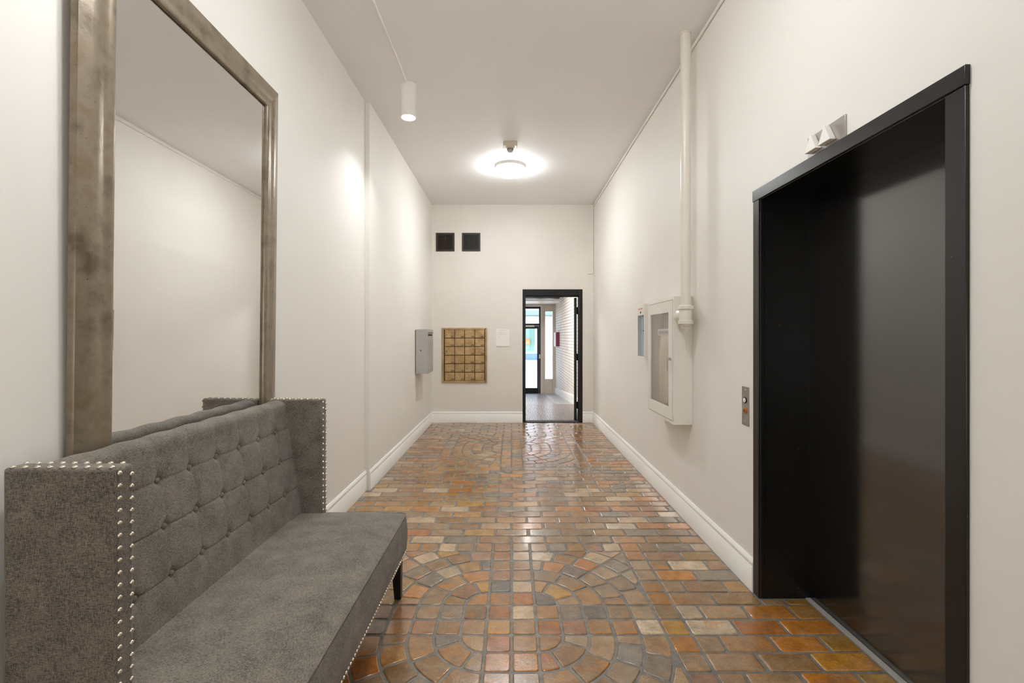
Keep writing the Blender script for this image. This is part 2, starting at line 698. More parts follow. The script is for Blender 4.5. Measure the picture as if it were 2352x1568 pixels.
def medallion(cy):
    h = 7 * U
    for i in range(14):
        for j in range(14):
            border = i in (0, 13) or j in (0, 13)
            cross = i in (6, 7) or j in (6, 7)
            if border or cross:
                rect(-h + i * U, -h + (i + 1) * U, cy - h + j * U, cy - h + (j + 1) * U)
    S = 5 * U
    for sx in (-1, 1):
        for sy in (-1, 1):
            for k in range(1, 9):
                r0, r1 = (k - 1) * U, k * U
                if k == 1:
                    cuts = [0, 1]
                else:
                    n = max(2, round(PI / 2 * (k - .5) / 1.22))
                    if k % 2: cuts = [i / n for i in range(n + 1)]
                    else: cuts = [0] + [(i + .5) / n for i in range(n)] + [1]
                for a, b in zip(cuts, cuts[1:]):
                    t0, t1 = a * PI / 2, b * PI / 2
                    ns = 4 if k < 5 else 3
                    th = [t0 + (t1 - t0) * q / ns for q in range(ns + 1)]
                    p = [(r1 * math.cos(t), r1 * math.sin(t)) for t in th]
                    if r0 == 0: p.append((0, 0))
                    else: p += [(r0 * math.cos(t), r0 * math.sin(t)) for t in reversed(th)]
                    p = clip(p, 0, S)
                    if len(p) >= 3: p = clip(p, 1, S)
                    if len(p) < 3: continue
                    lay([(sx * (U + x), cy + sy * (U + y)) for x, y in p])


y = MED[0] - 7 * U
k = 0
while y > YB + .15:                      # towards and under the viewpoint
    row(y - P, y, k % 2, False)
    y -= P
    k += 1
for q, cy in enumerate(MED):
    for j in range(14):
        row(cy + (j - 7) * U, cy + (j - 6) * U, (j + q) % 2, True)
    medallion(cy)
y = MED[0] + 7 * U
for j in range(16):
    row(y, y + P, j % 2, False)
    y += P
for xa_, xb_, yl in ((XR - .012, 1.395, False), (1.395, E_X - .028, True)):
    rect(xa_, xb_, MED[0] + U, E_Y1 - .003, yl)      # row cut by the elevator reveal
y = MED[1] + 7 * U
j = 0
while y < YF - .02:
    row(y, min(y + P, YF - .004), j % 2, False)
    y += P
    j += 1

m = MB().box(-1.4, 1.7, YB, YF, -0.06, -0.0034)
floor = struct('floor', m, M['mortar'], 'brick paved floor with two round medallions laid in rings', 'floor')


def brick_object(items, name):
    vs_, fs, cols = [], [], []
    for _, _, _, rg, col in items:
        n = len(rg[0])
        b = len(vs_)
        vs_ += [p for r_ in rg for p in r_]
        for i in range(3):
            for k in range(n):
                l = (k + 1) % n
                fs.append((b + i * n + k, b + i * n + l, b + (i + 1) * n + l, b + (i + 1) * n + k))
        fs.append(tuple(b + 3 * n + k for k in range(n)))
        cols += list(col) * (4 * n)
    me = bpy.data.meshes.new(name)
    me.from_pydata(vs_, [], fs)
    at = me.attributes.new('tone', 'FLOAT_COLOR', 'POINT')
    at.data.foreach_set('color', cols)
    me.polygons.foreach_set('use_smooth', [len(f) == 4 for f in fs])
    me.materials.append(M['brick'])
    o = bpy.data.objects.new(name, me)
    C.objects.link(o)
    o.parent = floor
    return o


def seen(b):
    x, y_, a = b[0], b[1], b[2]
    if y_ < 1.75 or (x < -0.56 and y_ < 2.9) or (x < -.95 and y_ < 3.4): return 0
    if x < -0.3 - .12 * y_ and y_ < 2.2: return 0
    return a / y_ ** 3


bricks.sort(key=seen, reverse=True)
for b in bricks[:300]:
    brick_object([b], 'brick')
tag(brick_object(bricks[300:], 'distant_bricks'), None, None, None, 'stuff')

# ------------------------------------------------------------------ elevator doorway
CF = XR - 0.010
d1 = MB().box(E_X, E_X + .03, E_Y0 - .12, E_Y1 + .004, -.004, E_Z + .06).build('door_1', M['lift_door'])
tag(d1, 'single black gloss elevator door panel in the right wall', 'elevator door', None, 'structure')
MB().box(CF, XR + .02, E_Y1 + .0005, 2.457, 0, E_Z).build('casing', M['black'], d1, .0025)
MB().box(CF, XR + .02, 1.305, E_Y0 - .0005, 0, E_Z).build('casing', M['black'], d1, .0025)
MB().box(CF - .003, XR + .02, 1.303, 2.459, E_Z + .0005, 2.112).build('casing_head', M['black'], d1, .0025)
MB().box(XR + .0205, E_X + .04, E_Y1 + .004, E_Y1 + .03, -.004, E_Z + .002).build('reveal_panel', M['black'], d1)
MB().box(XR + .0205, E_X + .04, E_Y0 - .03, E_Y0 - .004, -.004, E_Z + .002).build('reveal_panel', M['black'], d1)
MB().box(XR + .0205, E_X + .04, E_Y0 - .05, E_Y1 + .05, E_Z + .0025, E_Z + .03).build('reveal_head', M['black'], d1)
MB().box(E_X - .026, E_X - .001, E_Y0, E_Y1, -.004, .004).build('threshold_strip', Mat('worn_pale_metal', srgb(196, 192, 186), .4, .3).m, d1, .001)

# lantern with two arrows over the casing
t = tag(empty('elevator_arrow_lantern', (XR, 1.895, 2.16)), 'small steel plate with two raised white arrows above the elevator casing', 'indicator')
MB().box(-.007, 0, -.113, .113, -.05, .040).build('plate', M['steel'], t, .001)
for yc in (.058, -.028):
    tri = [(0, yc + .036, -.034), (0, yc - .036, -.034), (0, yc, .034)]
    MB().prism(tri, (-.033, 0, 0), (-.007, 0, 0)).build('arrow_lens', M['white_lamp'], t, .002)
MB().lathe((-.006, -.092, .004), (-1, 0, 0), [(.004, 0), (.0035, .002)], 10).build('screw', M['steel'], t)

# call panel
t = tag(empty('elevator_call_panel', (XR, 2.55, .968)), 'steel call panel with a round button and key switch beside the elevator', 'panel')
MB().box(-.004, 0, -.038, .038, -.106, .106).build('plate', M['steel'], t, .001)
b = MB().lathe((-.004, 0, .032), (-1, 0, 0), [(.017, 0), (.017, .003), (.012, .004)], 24).build('button_ring', M['dark'], t)
MB().lathe((-.0075, 0, .032), (-1, 0, 0), [(.0125, 0), (.0125, .002), (.010, .0035)], 20).build('button', M['white_lamp'], b)
s = MB().lathe((-.004, 0, -.024), (-1, 0, 0), [(.017, 0), (.016, .004), (.008, .006)], 20).build('key_switch', Mat('amber_brass', srgb(178, 112, 48), .4, .5).m, t)
MB().box(-.012, -.0095, -.0015, .0015, -.030, -.018).build('key_slot', M['dark'], s)
for z in (.088, -.082):
    MB().lathe((-.004, 0, z), (-1, 0, 0), [(.005, 0), (.004, .002)], 10).build('screw', M['alu'], t)

# ------------------------------------------------------------------ standpipe
px, py, pr = 1.184, 3.17, .0335
t = tag(empty('fire_standpipe', (px, py, 1.40)), 'cream painted vertical standpipe from ceiling to the hose cabinet', 'pipe')
MB().cyl((0, 0, .16), (0, 0, CEIL - 1.40), pr, 28).build('pipe', M['pipe'], t)
MB().lathe((0, 0, CEIL - 1.40 - .012), (0, 0, 1), [(pr + .003, 0), (pr + .003, .012)], 28).build('ceiling_flange', M['pipe'], t)
tee = MB().lathe((0, 0, .035), (0, 0, 1), [(.040, 0), (.043, .02), (.043, .11), (.040, .13)], 28).build('tee_fitting', M['pipe'], t)
MB().lathe((0, 0, .130), (0, 0, 1), [(.046, 0), (.050, .004), (.050, .024), (.046, .028)], 28).build('collar', M['pipe'], tee)
MB().lathe((0, 0, .030), (0, 0, 1), [(.046, 0), (.050, .004), (.050, .024), (.046, .028)], 28).build('collar', M['pipe'], tee)
MB().lathe((0, .030, .092), (0, 1, 0), [(.040, 0), (.044, .02), (.048, .03), (.048, .052), (.032, .056), (.032, .105)], 28).build('branch', M['pipe'], tee)
MB().lathe((0, 0, .030), (0, 0, -1), [(.036, 0), (.036, .012), (.029, .014), (.027, .026), (.017, .028), (.015, .044)], 24).build('plug', M['pipe'], tee)

# ------------------------------------------------------------------ fire hose cabinet
HX, HY0, HY1, HZ0, HZ1 = 1.153, 3.306, 3.928, .722, 1.634
t = tag(empty('fire_hose_cabinet', (XR, (HY0 + HY1) / 2, HZ0)), 'tall white fire hose cabinet with glazed door on the right wall', 'cabinet')
W2, HH, DP = (HY1 - HY0) / 2, HZ1 - HZ0, XR - HX
m = MB()
th = .008
f_ = -DP + .0062
m.box(f_, -.001, -W2, -W2 + th, 0, HH).box(f_, -.001, W2 - th, W2, 0, HH)
m.box(f_, -.001, -W2 + th, W2 - th, 0, th).box(f_, -.001, -W2 + th, W2 - th, HH - th, HH).box(-th, -.001, -W2 + th, W2 - th, th, HH - th)
m.build('body', M['cabinet'], t)
m = MB()
for a in ((-W2, -W2 + .022, 0, HH), (W2 - .022, W2, 0, HH), (-W2 + .022, W2 - .022, 0, .022), (-W2 + .022, W2 - .022, HH - .022, HH)):
    m.box(-DP, -DP + .006, *a)
m.build('face_frame', M['cabinet'], t)
dr = MB()
a0, a1, b0, b1 = -W2 + .026, W2 - .026, .026, HH - .026
st = .075
for q in ((a0, a0 + st, b0, b1), (a1 - .05, a1, b0, b1), (a0 + st, a1 - .05, b0, b0 + .085), (a0 + st, a1 - .05, b1 - .085, b1)):
    dr.box(-DP - .006, -DP + .008, *q)
door = dr.build('door', M['cabinet'], t, .0012)
MB().box(-DP + .001, -DP + .004, a0 + st, a1 - .05, b0 + .085, b1 - .085).build('glass_pane', M['cab_glass'], door)
h = MB().box(-DP - .030, -DP - .006, a0 + .018, a0 + .030, .455, .475)
h.box(-DP - .034, -DP - .028, a0 + .012, a0 + .030, .380, .475)
h.build('handle', M['alu'], door, .003)
MB().cyl((-DP - .004, W2 - .024, .03), (-DP - .004, W2 - .024, HH - .03), .005, 10).build('hinge', M['cabinet'], door)
# hose hanging inside
t = tag(empty('fire_hose', (XR - .088, 3.55, 1.30)), 'folded cream fire hose hanging from its rack inside the glazed cabinet', 'hose')
MB().box(-.020, .02, -.17, .20, .055, .105).build('rack', M['cabinet'], t, .004)
MB().box(-.0215, -.0205, -.16, .17, .062, .098).build('rack_label', Mat('lilac_label', srgb(196, 190, 205), .6).m, t)
m = MB()
for k in range(7):
    m.box(-.0222, -.0216, .12 - k * .042, .12 - k * .042 + .028, .072, .088)
m.build('label_print', Mat('lilac_print', srgb(140, 126, 150), .7).m, t)
cream = paint('hose_canvas', srgb(226, 217, 200), .85, .3, .05, 400)
for k in range(7):
    yk = -.15 + k * .046
    zb = -.46 - random.uniform(0, .05)
    m = MB()
    m.tube([(-.004, yk - .004, .055), (-.014, yk - .006, -.1), (-.012, yk + random.uniform(-.01, .01), -.3), (-.006, yk, zb + .02), (.006, yk + .006, zb), (.018, yk + .012, zb + .03), (.022, yk + .012, -.2), (.016, yk + .01, .05)], .0185, 10)
    m.build('hose_fold', cream, t)
MB().lathe((-.01, -.12, .20), (-1, 0, 0), [(.05, 0), (.052, .012), (.02, .016)], 20).build('valve_wheel', Mat('dull_red', srgb(120, 70, 58), .5).m, t)
MB().cyl((.07, -.12, .20), (-.012, -.12, .20), .022, 16).build('valve_body', M['brass'], t)

# ------------------------------------------------------------------ narrow extinguisher case
t = tag(empty('extinguisher_case', (XR, 4.312, 1.146)), 'narrow white break-glass case mounted beyond the hose cabinet', 'case')
DP, W2, HH = .083, .115, .498
m = MB()
m.box(-DP, -.001, -W2, -W2 + .006, 0, HH).box(-DP, -.001, W2 - .006, W2, 0, HH).box(-DP, -.001, -W2 + .006, W2 - .006, 0, .006).box(-DP, -.001, -W2 + .006, W2 - .006, HH - .006, HH).box(-.006, -.001, -W2 + .006, W2 - .006, .006, HH - .006)
m.build('body', M['cabinet'], t)
m = MB()
m.box(-DP - .004, -DP - .0002, -W2, W2, HH - .10, HH).box(-DP - .004, -DP - .0002, -W2, W2, 0, .02)
m.box(-DP - .004, -DP - .0002, -W2, -W2 + .014, .02, HH - .10).box(-DP - .004, -DP - .0002, W2 - .014, W2, .02, HH - .10)
m.build('face_frame', M['cabinet'], t)
MB().box(-DP - .002, -DP + .001, -W2 + .014, W2 - .014, .02, HH - .10).build('glass_pane', M['blue_glass'], t)
m = MB()
for k in range(6):
    m.box(-DP - .0046, -DP - .004, .075 - k * .027, .075 - k * .027 + .018, HH - .046, HH - .034)
tag(m.build('red_print', M['red_print'], t), None, None, None, 'stuff')
MB().lathe((-DP - .004, 0, HH - .075), (-1, 0, 0), [(.009, 0), (.009, .004)], 12).build('lock', M['dark'], t)
MB().cyl((-.066, .0, .03), (-.066, .0, .38), .012, 16).build('inner_bar', M['white_lamp'], t)
MB().box(-.072, -.060, -.05, .05, .25, .262).build('bar_clip', M['dark'], t)

# ------------------------------------------------------------------ grey key box on the left wall
t = tag(empty('grey_lock_box', (XL2, 6.235, .865)), 'grey enamelled lock box projecting from the left wall by the far corner', 'box')
W2, HH, DP = .205, .575, .165
MB().box(.008, DP - .016, -W2, W2, 0, HH).build('body', M['box_grey'], t, .002)
m = MB()
for q in ((-W2, -W2 + .02, 0, HH), (W2 - .02, W2, 0, HH), (-W2 + .02, W2 - .02, 0, .03), (-W2 + .02, W2 - .02, HH - .04, HH)):
    m.box(DP - .016, DP, *q)
m.build('face_frame', M['box_grey'], t, .0015)
dr = MB().box(DP - .016, DP - .006, -W2 + .023, W2 - .023, .034, HH - .050).build('door', M['box_grey'], t, .001)
MB().box(DP - .006, DP - .004, -W2 + .05, W2 - .05, HH - .085, HH - .062).build('slot', M['dark'], dr)
MB().lathe((DP - .006, -W2 + .05, .29), (1, 0, 0), [(.012, 0), (.010, .008)], 14).build('lock', M['alu'], dr)
MB().lathe((.075, -W2, .30), (0, -1, 0), [(.008, 0), (.006, .004)], 12).build('screw', M['dark'], t)
MB().box(0, .008, -W2 + .012, W2 - .012, .01, HH - .01).build('mounting_plate', M['dark'], t)

# ------------------------------------------------------------------ brass mailboxes
s_ = 7.296 / 1070
X = lambda px_: (px_ - 1175) * s_
Z = lambda py_: 1.35 - (py_ - 772) * s_
mx0, mx1, mz0, mz1 = X(1015.3), X(1119), Z(878.2), Z(752.8)
t = tag(empty('brass_mailbox_bank', ((mx0 + mx1) / 2, YF, mz0)), 'recessed bank of 24 brass mailbox doors in the far wall', 'mailboxes')
ox = (mx0 + mx1) / 2
fw = .030
m = MB()
wx0, wx1, hz = mx0 - ox, mx1 - ox, mz1 - mz0
for q in ((wx0, wx0 + fw, 0, hz), (wx1 - fw, wx1, 0, hz), (wx0 + fw, wx1 - fw, 0, fw), (wx0 + fw, wx1 - fw, hz - fw, hz)):
    m.box(q[0], q[1], -.022, 0, q[2], q[3])
m.build('frame', M['brass'], t, .004, 2)
MB().box(wx0 + fw, wx1 - fw, -.004, -.001, fw, hz - fw).build('back_plate', M['brass_dark'], t)
cols_ = [X(1000 + c * .10204) - ox for c in (210, 437, 662, 888, 1112)]
rows_ = [Z(740 + r_ * .10204) - mz0 for r_ in (163, 355, 545, 740, 932, 1122, 1312)]
NUM = [['207', '308', '105', '301'], ['203', '217', '303', '407'], ['', '', '302', '208'], ['202', '210', '402', '206'], ['204', '105', '214', '103'], ['209', '214', '203', '']]
digit_cache = {}


def digits(txt):
    if txt not in digit_cache:
        c = bpy.data.curves.new('number', 'FONT')
        c.body = txt
        c.size = .034
        c.align_x = 'RIGHT'
        c.extrude = .0006
        c.offset = .0005
        tmp = bpy.data.objects.new('number', c)
        C.objects.link(tmp)
        me = bpy.data.meshes.new_from_object(tmp.evaluated_get(bpy.context.evaluated_depsgraph_get()))
        bpy.data.objects.remove(tmp)
        me.name = 'number'
        me.materials.clear()
        me.materials.append(M['digits'])
        digit_cache[txt] = me
    return digit_cache[txt]


dark_holes = {(2, 0), (4, 1), (4, 2)}
for r_ in range(6):
    for c_ in range(4):
        x0, x1, z1_, z0_ = cols_[c_] + .005, cols_[c_ + 1] - .005, rows_[r_] - .005, rows_[r_ + 1] + .005
        dz = .006 if (r_, c_) == (4, 2) else 0
        bx = MB()
        bx.box(x0, x1, -.016 - dz - random.uniform(0, .002), -.005, z0_, z1_)
        d = bx.build('mailbox_door', M['brass'], t, .003)
        lx, lz = x0 + .030, (z0_ + z1_) / 2
        f = -.0165 - dz
        MB().lathe((lx, f, lz), (0, -1, 0), [(.013, 0), (.012, .004), (.008, .005)], 14).build('lock', M['brass_light'], d)
        MB().lathe((lx, f - .004, lz - .001), (0, -1, 0), [(.0105 if (r_, c_) in dark_holes else .0065, 0), (.004, .0025)], 10).build('keyhole', M['dark'], d)
        if (r_, c_) not in ((0, 0), (2, 0), (5, 3)):
            MB().lathe((x1 - .045, f, lz + .004), (0, -1, 0), [(.008, 0), (.006, .005), (.002, .006)], 12).build('knob', M['nickel'], d)
        if NUM[r_][c_]:
            tx = bpy.data.objects.new('number', digits(NUM[r_][c_]))
            C.objects.link(tx)
            tx.parent = d
            tx.rotation_euler = (R(90), 0, 0)
            tx.location = (x1 - .004, f - .0015, z0_ + .006)
MB().box(cols_[4] + .002, wx1 - fw - .001, -.013, -.004, fw + .004, hz - fw - .004).build('hinge_strip', M['brass_dark'], t, .002)
for z in (fw * .6, hz - fw * .6):
    MB().lathe((wx1 - fw * .9, -.022, z), (0, -1, 0), [(.007, 0), (.005, .002)], 10).build('screw', M['dark'], t)

# notice
nx0, nx1, nz0, nz1 = X(1139.3), X(1170), Z(794.6), Z(754.8)
t = tag(empty('paper_notice', ((nx0 + nx1) / 2, YF, nz0)), 'white printed paper notice stuck between the mailboxes and the doorway', 'notice')
W2, HH = (nx1 - nx0) / 2, nz1 - nz0
vs_ = []
MB().add([(-W2, -.001, HH), (W2, -.001, HH), (W2, -.003, HH * .5), (-W2, -.003, HH * .5), (-W2, -.009, 0), (W2, -.009, 0)], [(0, 1, 2, 3), (3, 2, 5, 4)], True).build('sheet', M['paper'], t)
m = MB()
for z, a, b_ in ((.905, -.5, .52), (.785, -.72, .45), (.712, -.5, 0), (.69, 0, .8), (.665, -.78, -.05), (.535, -.72, -.48), (.515, -.72, -.55)):
    xx = a
    while xx < b_:
        ww = random.uniform(.05, .14)
        yy = -.0014 - (1 - z) * .004 - .0006
        m.box(xx * W2, min(b_, xx + ww) * W2, yy - .0002, yy, z * HH, z * HH + .004)
        xx += ww + .03
tag(m.build('printed_lines', M['print'], t), None, None, None, 'stuff')


# air vents
def vent(name, px0, px1, py0, py1, horizontal, label, mat):
    x0, x1, z0, z1 = X(px0), X(px1), Z(py1), Z(py0)
    t = tag(empty(name, ((x0 + x1) / 2, YF, (z0 + z1) / 2)), label, 'vent', 'vents high on the far wall')
    h = (x1 - x0) / 2
    fw = .032
    m = MB()
    for q in ((-h, -h + fw, -h, h), (h - fw, h, -h, h), (-h + fw, h - fw, -h, -h + fw), (-h + fw, h - fw, h - fw, h)):
        m.box(q[0], q[1], -.010, 0, q[2], q[3])
    m.build('frame', mat, t, .003)
    MB().box(-h + fw, h - fw, -.001, -.0002, -h + fw, h - fw).build('backing', M['dark'], t)
    n = 11
    for k in range(n):
        p = -h + fw + (k + .5) * (2 * h - 2 * fw) / n
        m = MB()
        if horizontal:
            m.add([(-h + fw, -.009, p - .008), (h - fw, -.009, p - .008), (h - fw, -.002, p + .006), (-h + fw, -.002, p + .006), (-h + fw, -.007, p - .009), (h - fw, -.007, p - .009), (h - fw, -.0005, p + .005), (-h + fw, -.0005, p + .005)],
                  [(0, 1, 2, 3), (4, 7, 6, 5), (0, 4, 5, 1), (3, 2, 6, 7), (0, 3, 7, 4), (1, 5, 6, 2)])
        else:
            m.box(p - .003, p + .003, -.009, -.001, -h + fw, h - fw)
        m.build('slat', mat, t)
    if horizontal:
        MB().box(-.006, .006, -.011, -.002, -h + fw, h - fw).build('mullion', mat, t)
    else:
        MB().lathe((h - .010, -.010, 0), (0, -1, 0), [(.006, 0), (.004, .003)], 10).build('screw', M['dark'], t)


vent('louvered_vent', 1001.3, 1044, 535, 577, True, 'square dark brown vent with horizontal louvers, nearer the left corner', Mat('vent_brown', srgb(44, 35, 28), .5).m)
vent('grille_vent', 1061, 1103.4, 535, 577, False, 'square blackish vent with upright bars above the mailboxes', Mat('vent_black', srgb(42, 40, 36), .45).m)


# ------------------------------------------------------------------ lights and ceiling fittings
def disc_light(x, y, label, lit='lamp'):
    t = tag(empty('ceiling_light', (x, y, CEIL)), label, 'light')
    MB().lathe((0, 0, 0), (0, 0, -1), [(.186, 0), (.186, .010), (.178, .030), (.168, .034)], 48).build('base_ring', M['white_lamp'], t)
    MB().lathe((0, 0, -.034), (0, 0, -1), [(.164, 0), (.163, .050)], 48, False).build('diffuser_band', M[lit + '_band'], t)
    MB().lathe((0, 0, -.084), (0, 0, -1), [(.163, 0), (.152, .022), (.10, .036), (.02, .040)], 48).build('diffuser', M[lit], t)
    return t


disc_light(-.016, 5.63, 'round white lit ceiling light in front of the smoke detector')
disc_light(0, 1.85, 'added round ceiling light, out of view between the mirror and the elevator', 'lamp_near')  # unseen fixture added to light the near part of the corridor


def cylinder_light(x, y, label):
    t = tag(empty('cylinder_light', (x, y, CEIL)), label, 'light')
    MB().lathe((0, 0, 0), (0, 0, -1), [(.063, 0), (.063, .268), (.057, .268), (.054, .245)], 40, False).build('housing', M['white_lamp'], t)
    MB().lathe((0, 0, -.243), (0, 0, -1), [(.0545, 0), (.0545, .002)], 32).build('lens', M['spot'], t)
    ld = bpy.data.lights.new('lamp', 'AREA')
    ld.shape = 'DISK'
    ld.size = .10
    ld.energy = LAMP_SPOT
    ld.color = WARM
    ld.spread = R(110)
    lo = bpy.data.objects.new('lamp', ld)
    C.objects.link(lo)
    lo.parent = t
    lo.location = (0, 0, -.250)
    return t


cylinder_light(-.846, 3.82, 'white cylinder downlight under the left side of the ceiling')
cylinder_light(-.846, 1.35, 'white cylinder downlight nearer than the frame shows')
tag(MB().tube([(-.846, -3.4, CEIL - .007), (-.846, 1.2, CEIL - .007), (-.846, 3.79, CEIL - .007)], .0075, 8).build('ceiling_conduit', M['conduit']), 'thin white conduit on the ceiling leading to the cylinder downlight', 'conduit')
xa = XR - .011
tag(MB().tube([(xa, -3.4, CEIL - .032), (xa, 7.26, CEIL - .032), (xa - .002, 7.284, CEIL - .04), (xa - .002, 7.286, CEIL - .07), (xa - .002, 7.286, 2.345), (xa - .004, 7.286, 2.334), (xa - .02, 7.286, 2.332), (1.193, 7.286, 2.332)], .0095, 8).build('corner_conduit', M['conduit']), 'thin cream conduit along the right ceiling edge and down the far corner', 'conduit')

t = tag(empty('smoke_detector', (-.014, 4.96, CEIL)), 'beige smoke detector on a square box just before the round ceiling light', 'detector')
MB().box(-.075, .075, -.05, .05, -.045, 0).build('junction_box', M['plastic'], t, .008)
MB().lathe((0, 0, -.045), (0, 0, -1), [(.050, 0), (.046, .010), (.034, .014)], 28).build('collar', M['plastic'], t)
hd = MB().lathe((0, 0, -.058), (0, 0, -1), [(.034, 0), (.034, .014), (.026, .038), (.018, .044)], 28).build('sensor_head', M['box_grey'], t)
for k in range(12):
    a = 2 * PI * k / 12
    c, s = math.cos(a), math.sin(a)
    MB().box(-.004, .004, -.0345, -.030, -.080, -.066).build('slot', M['dark'], hd).rotation_euler = (0, 0, a)

# ------------------------------------------------------------------ mirror
mw, mh = 2.487 - 1.332, 1.845
t = tag(empty('wall_mirror', (XL + .0042, (2.487 + 1.332) / 2, 2.645 - mh), (0, .0112, .0055)), 'large wall mirror in a broad pewter frame above the settee', 'mirror')
fw = .127
# cross-section of the moulding: (distance in from the outer edge, height off the wall)
mp = [(0, 0), (0, .013), (.003, .0195), (.010, .0215), (.022, .0245), (.036, .0285), (.052, .031), (.066, .0295), (.078, .0265), (.088, .0262), (.098, .0285), (.108, .0305), (.117, .0300), (.124, .026), (.127, .019), (.127, 0)]
h2 = mw / 2
cor = [(-h2, 0), (h2, 0), (h2, mh), (-h2, mh)]
ctr = [(1, 1), (-1, 1), (-1, -1), (1, -1)]
for i in range(4):
    j = (i + 1) % 4
    rg = [[(h_, cor[q][0] + ctr[q][0] * d_, cor[q][1] + ctr[q][1] * d_) for d_, h_ in mp] for q in (i, j)]
    # more cross-sections so the bevelled ends stay crisp
    MB().rings(rg, False, True, True).build('frame_rail', M['frame'], t)
MB().box(.001, .0035, -h2 + .122, h2 - .122, .122, mh - .122).build('backing', M['dark'], t)
MB().box(.008, .013, -h2 + fw + .004, h2 - fw - .004, fw + .004, mh - fw - .004).build('glass', M['mirror'], t, .0012, 1)

# ------------------------------------------------------------------ tufted settee
SX0, SXW, SXF = -1.243, -.963, -.540
SY0, SY1, WTH = 1.136, 2.424, .053
SZB, SZS, SZT = .250, .437, 1.028
t = tag(empty('tufted_settee', ((SX0 + SXF) / 2, (SY0 + SY1) / 2, 0)), 'grey woven settee with button-tufted back and nailhead wings below the mirror', 'settee')
OX, OY = t.location.x, t.location.y
FB = M['fabric']


def put(m, name, mat, par=None, **kw):
    m.v = [(x - OX, y - OY, z) for x, y, z in m.v]
    return m.build(name, mat, par or t, **kw)


for ya, yb in ((SY0, SY0 + WTH), (SY1 - WTH, SY1)):
    n = 10
    m = MB()
    # wing panel: a slab with softly pillowed faces
    m.box(SX0, SXW, ya, yb, SZB, SZT)
    put(m, 'wing', FB, bevel=.009, seg=3)

# back: tufted front, rolled top, plain rear
BY0, BY1 = SY0 + WTH + .001, SY1 - WTH - .001
BC = [1.355 + .1492 * k for k in range(7)]
BR = [.883, .736, .584]


def back_x(z):
    return -1.164 + (1.0 - z) * (1.164 - 1.076) / (1.0 - .43)


def tuft(y, z):
    d = 0.0
    dy = min(abs(y - c) for c in BC)
    dz = min(abs(z - r_) for r_ in BR)
    d -= .010 * math.exp(-((dy / .014) ** 2 + (dz / .015) ** 2))
    d -= .004 * math.exp(-((dy / .038) ** 2 + (dz / .038) ** 2))
    d -= .0030 * math.exp(-(dz / .0032) ** 2)
    d -= .0008 * math.exp(-(dz / .016) ** 2)
    if z < .955:
        # pleats swing a little sideways between the buttons
        wob = .010 * math.sin((z - BR[1]) / .147 * PI) * math.sin(y * 37.0)
        dy2 = min(abs(y + wob - c) for c in BC)
        fade = max(0.0, math.exp(-(dz / .045) ** 2))
        d -= .0024 * math.exp(-(dy2 / .0030) ** 2) * fade
        d -= .0006 * math.exp(-(dy2 / .014) ** 2)
    else:
        dy2 = min(abs(y - c) for c in BC)
        d -= .0018 * math.exp(-(dy2 / .016) ** 2)
    return d + .012


def back_fn(u, v):
    y = BY0 + (BY1 - BY0) * u
    if v < .84:
        z = .36 + (v / .84) * (.965 - .36)
        x = back_x(z) + tuft(y, z)
    else:
        a = (v - .84) / .16 * PI
        # roll over the top
        x0 = back_x(.965) + tuft(y, .965)
        xc, rx = (x0 + SX0 + .004) / 2, (x0 - SX0 - .004) / 2
        x = xc + rx * math.cos(a)
        z = .965 + .058 * max(0.0, math.sin(a)) ** .5 - .002 * math.cos((y - BC[0]) / .1492 * 2 * PI)
    return (x - OX, y - OY, z)


back = grid_mesh('back', back_fn, 300, 170, FB, t)
put(MB().box(SX0, SX0 + .02, BY0, BY1, SZB, .97), 'back_board', FB, bevel=.004)
btn = None
for r_ in BR:
    for c_ in BC:
        x = back_x(r_) + tuft(c_, r_)
        if btn is None:
            btn = MB().lathe((0, 0, 0), (1, 0, -.15), [(.0105, -.006), (.0115, 0), (.0105, .004), (.007, .0062), (.001, .007)], 16).build('button', FB, t)
            b = btn
        else:
            b = twin(btn, t)
        b.location = (x + .0075 - OX, c_ - OY, r_)

# seat: crowned cushion upholstered down to the apron
sy0, sy1 = SY0 + .004, 2.405
sx0 = -1.19


def seat_fn(u, v):
    # u across the depth (back to front and down the apron), v along the length
    vv = v
    end = 0.0
    # ends drop down as side aprons
    if vv < .06: yy, end = sy0, 1 - vv / .06
    elif vv > .94: yy, end = sy1, (vv - .94) / .06
    else: yy = sy0 + (sy1 - sy0) * (vv - .06) / .88
    if u < .75:
        q = u / .75
        xx = sx0 + (SXF - sx0) * q
        drop = 0
    else:
        q = 1
        xx = SXF
        drop = (u - .75) / .25
    a = min(1, max(0, (yy - sy0) / (sy1 - sy0)))
    ex = max(0, 1 - abs(2 * a - 1) ** 6)
    fx = max(0, 1 - max(0, (q - .25) / .75) ** 5)
    z = SZS + .034 * ex ** .6 * fx * (.55 + .45 * math.sin(min(1, q * 1.25) * PI / 2)) * (1 if q < .8 else 1)
    bul = 0
    if drop:
        z = SZS - (SZS - SZB) * drop
        bul = .010 * max(0.0, math.sin(drop * PI)) ** .7
        xx += bul
    if end:
        zt = min(z, SZS - (SZS - SZB) * end)
        yy += (1 if vv > .5 else -1) * .006 * math.sin(end * PI)
        z = zt if drop == 0 else min(z, zt)
    # round the vertical corners
    rc = .035
    if vv > .5: dyc = sy1 - yy
    else: dyc = yy - sy0
    if xx > SXF - rc and dyc < rc:
        cx, cyc = SXF - rc, (sy1 - rc if vv > .5 else sy0 + rc)
        dx_, dy_ = xx - cx, yy - cyc
        ln = math.hypot(dx_, dy_)
        if ln > rc:
            xx, yy = cx + dx_ / ln * (rc + bul), cyc + dy_ / ln * (rc + bul)
    return (xx - OX, yy - OY, z)


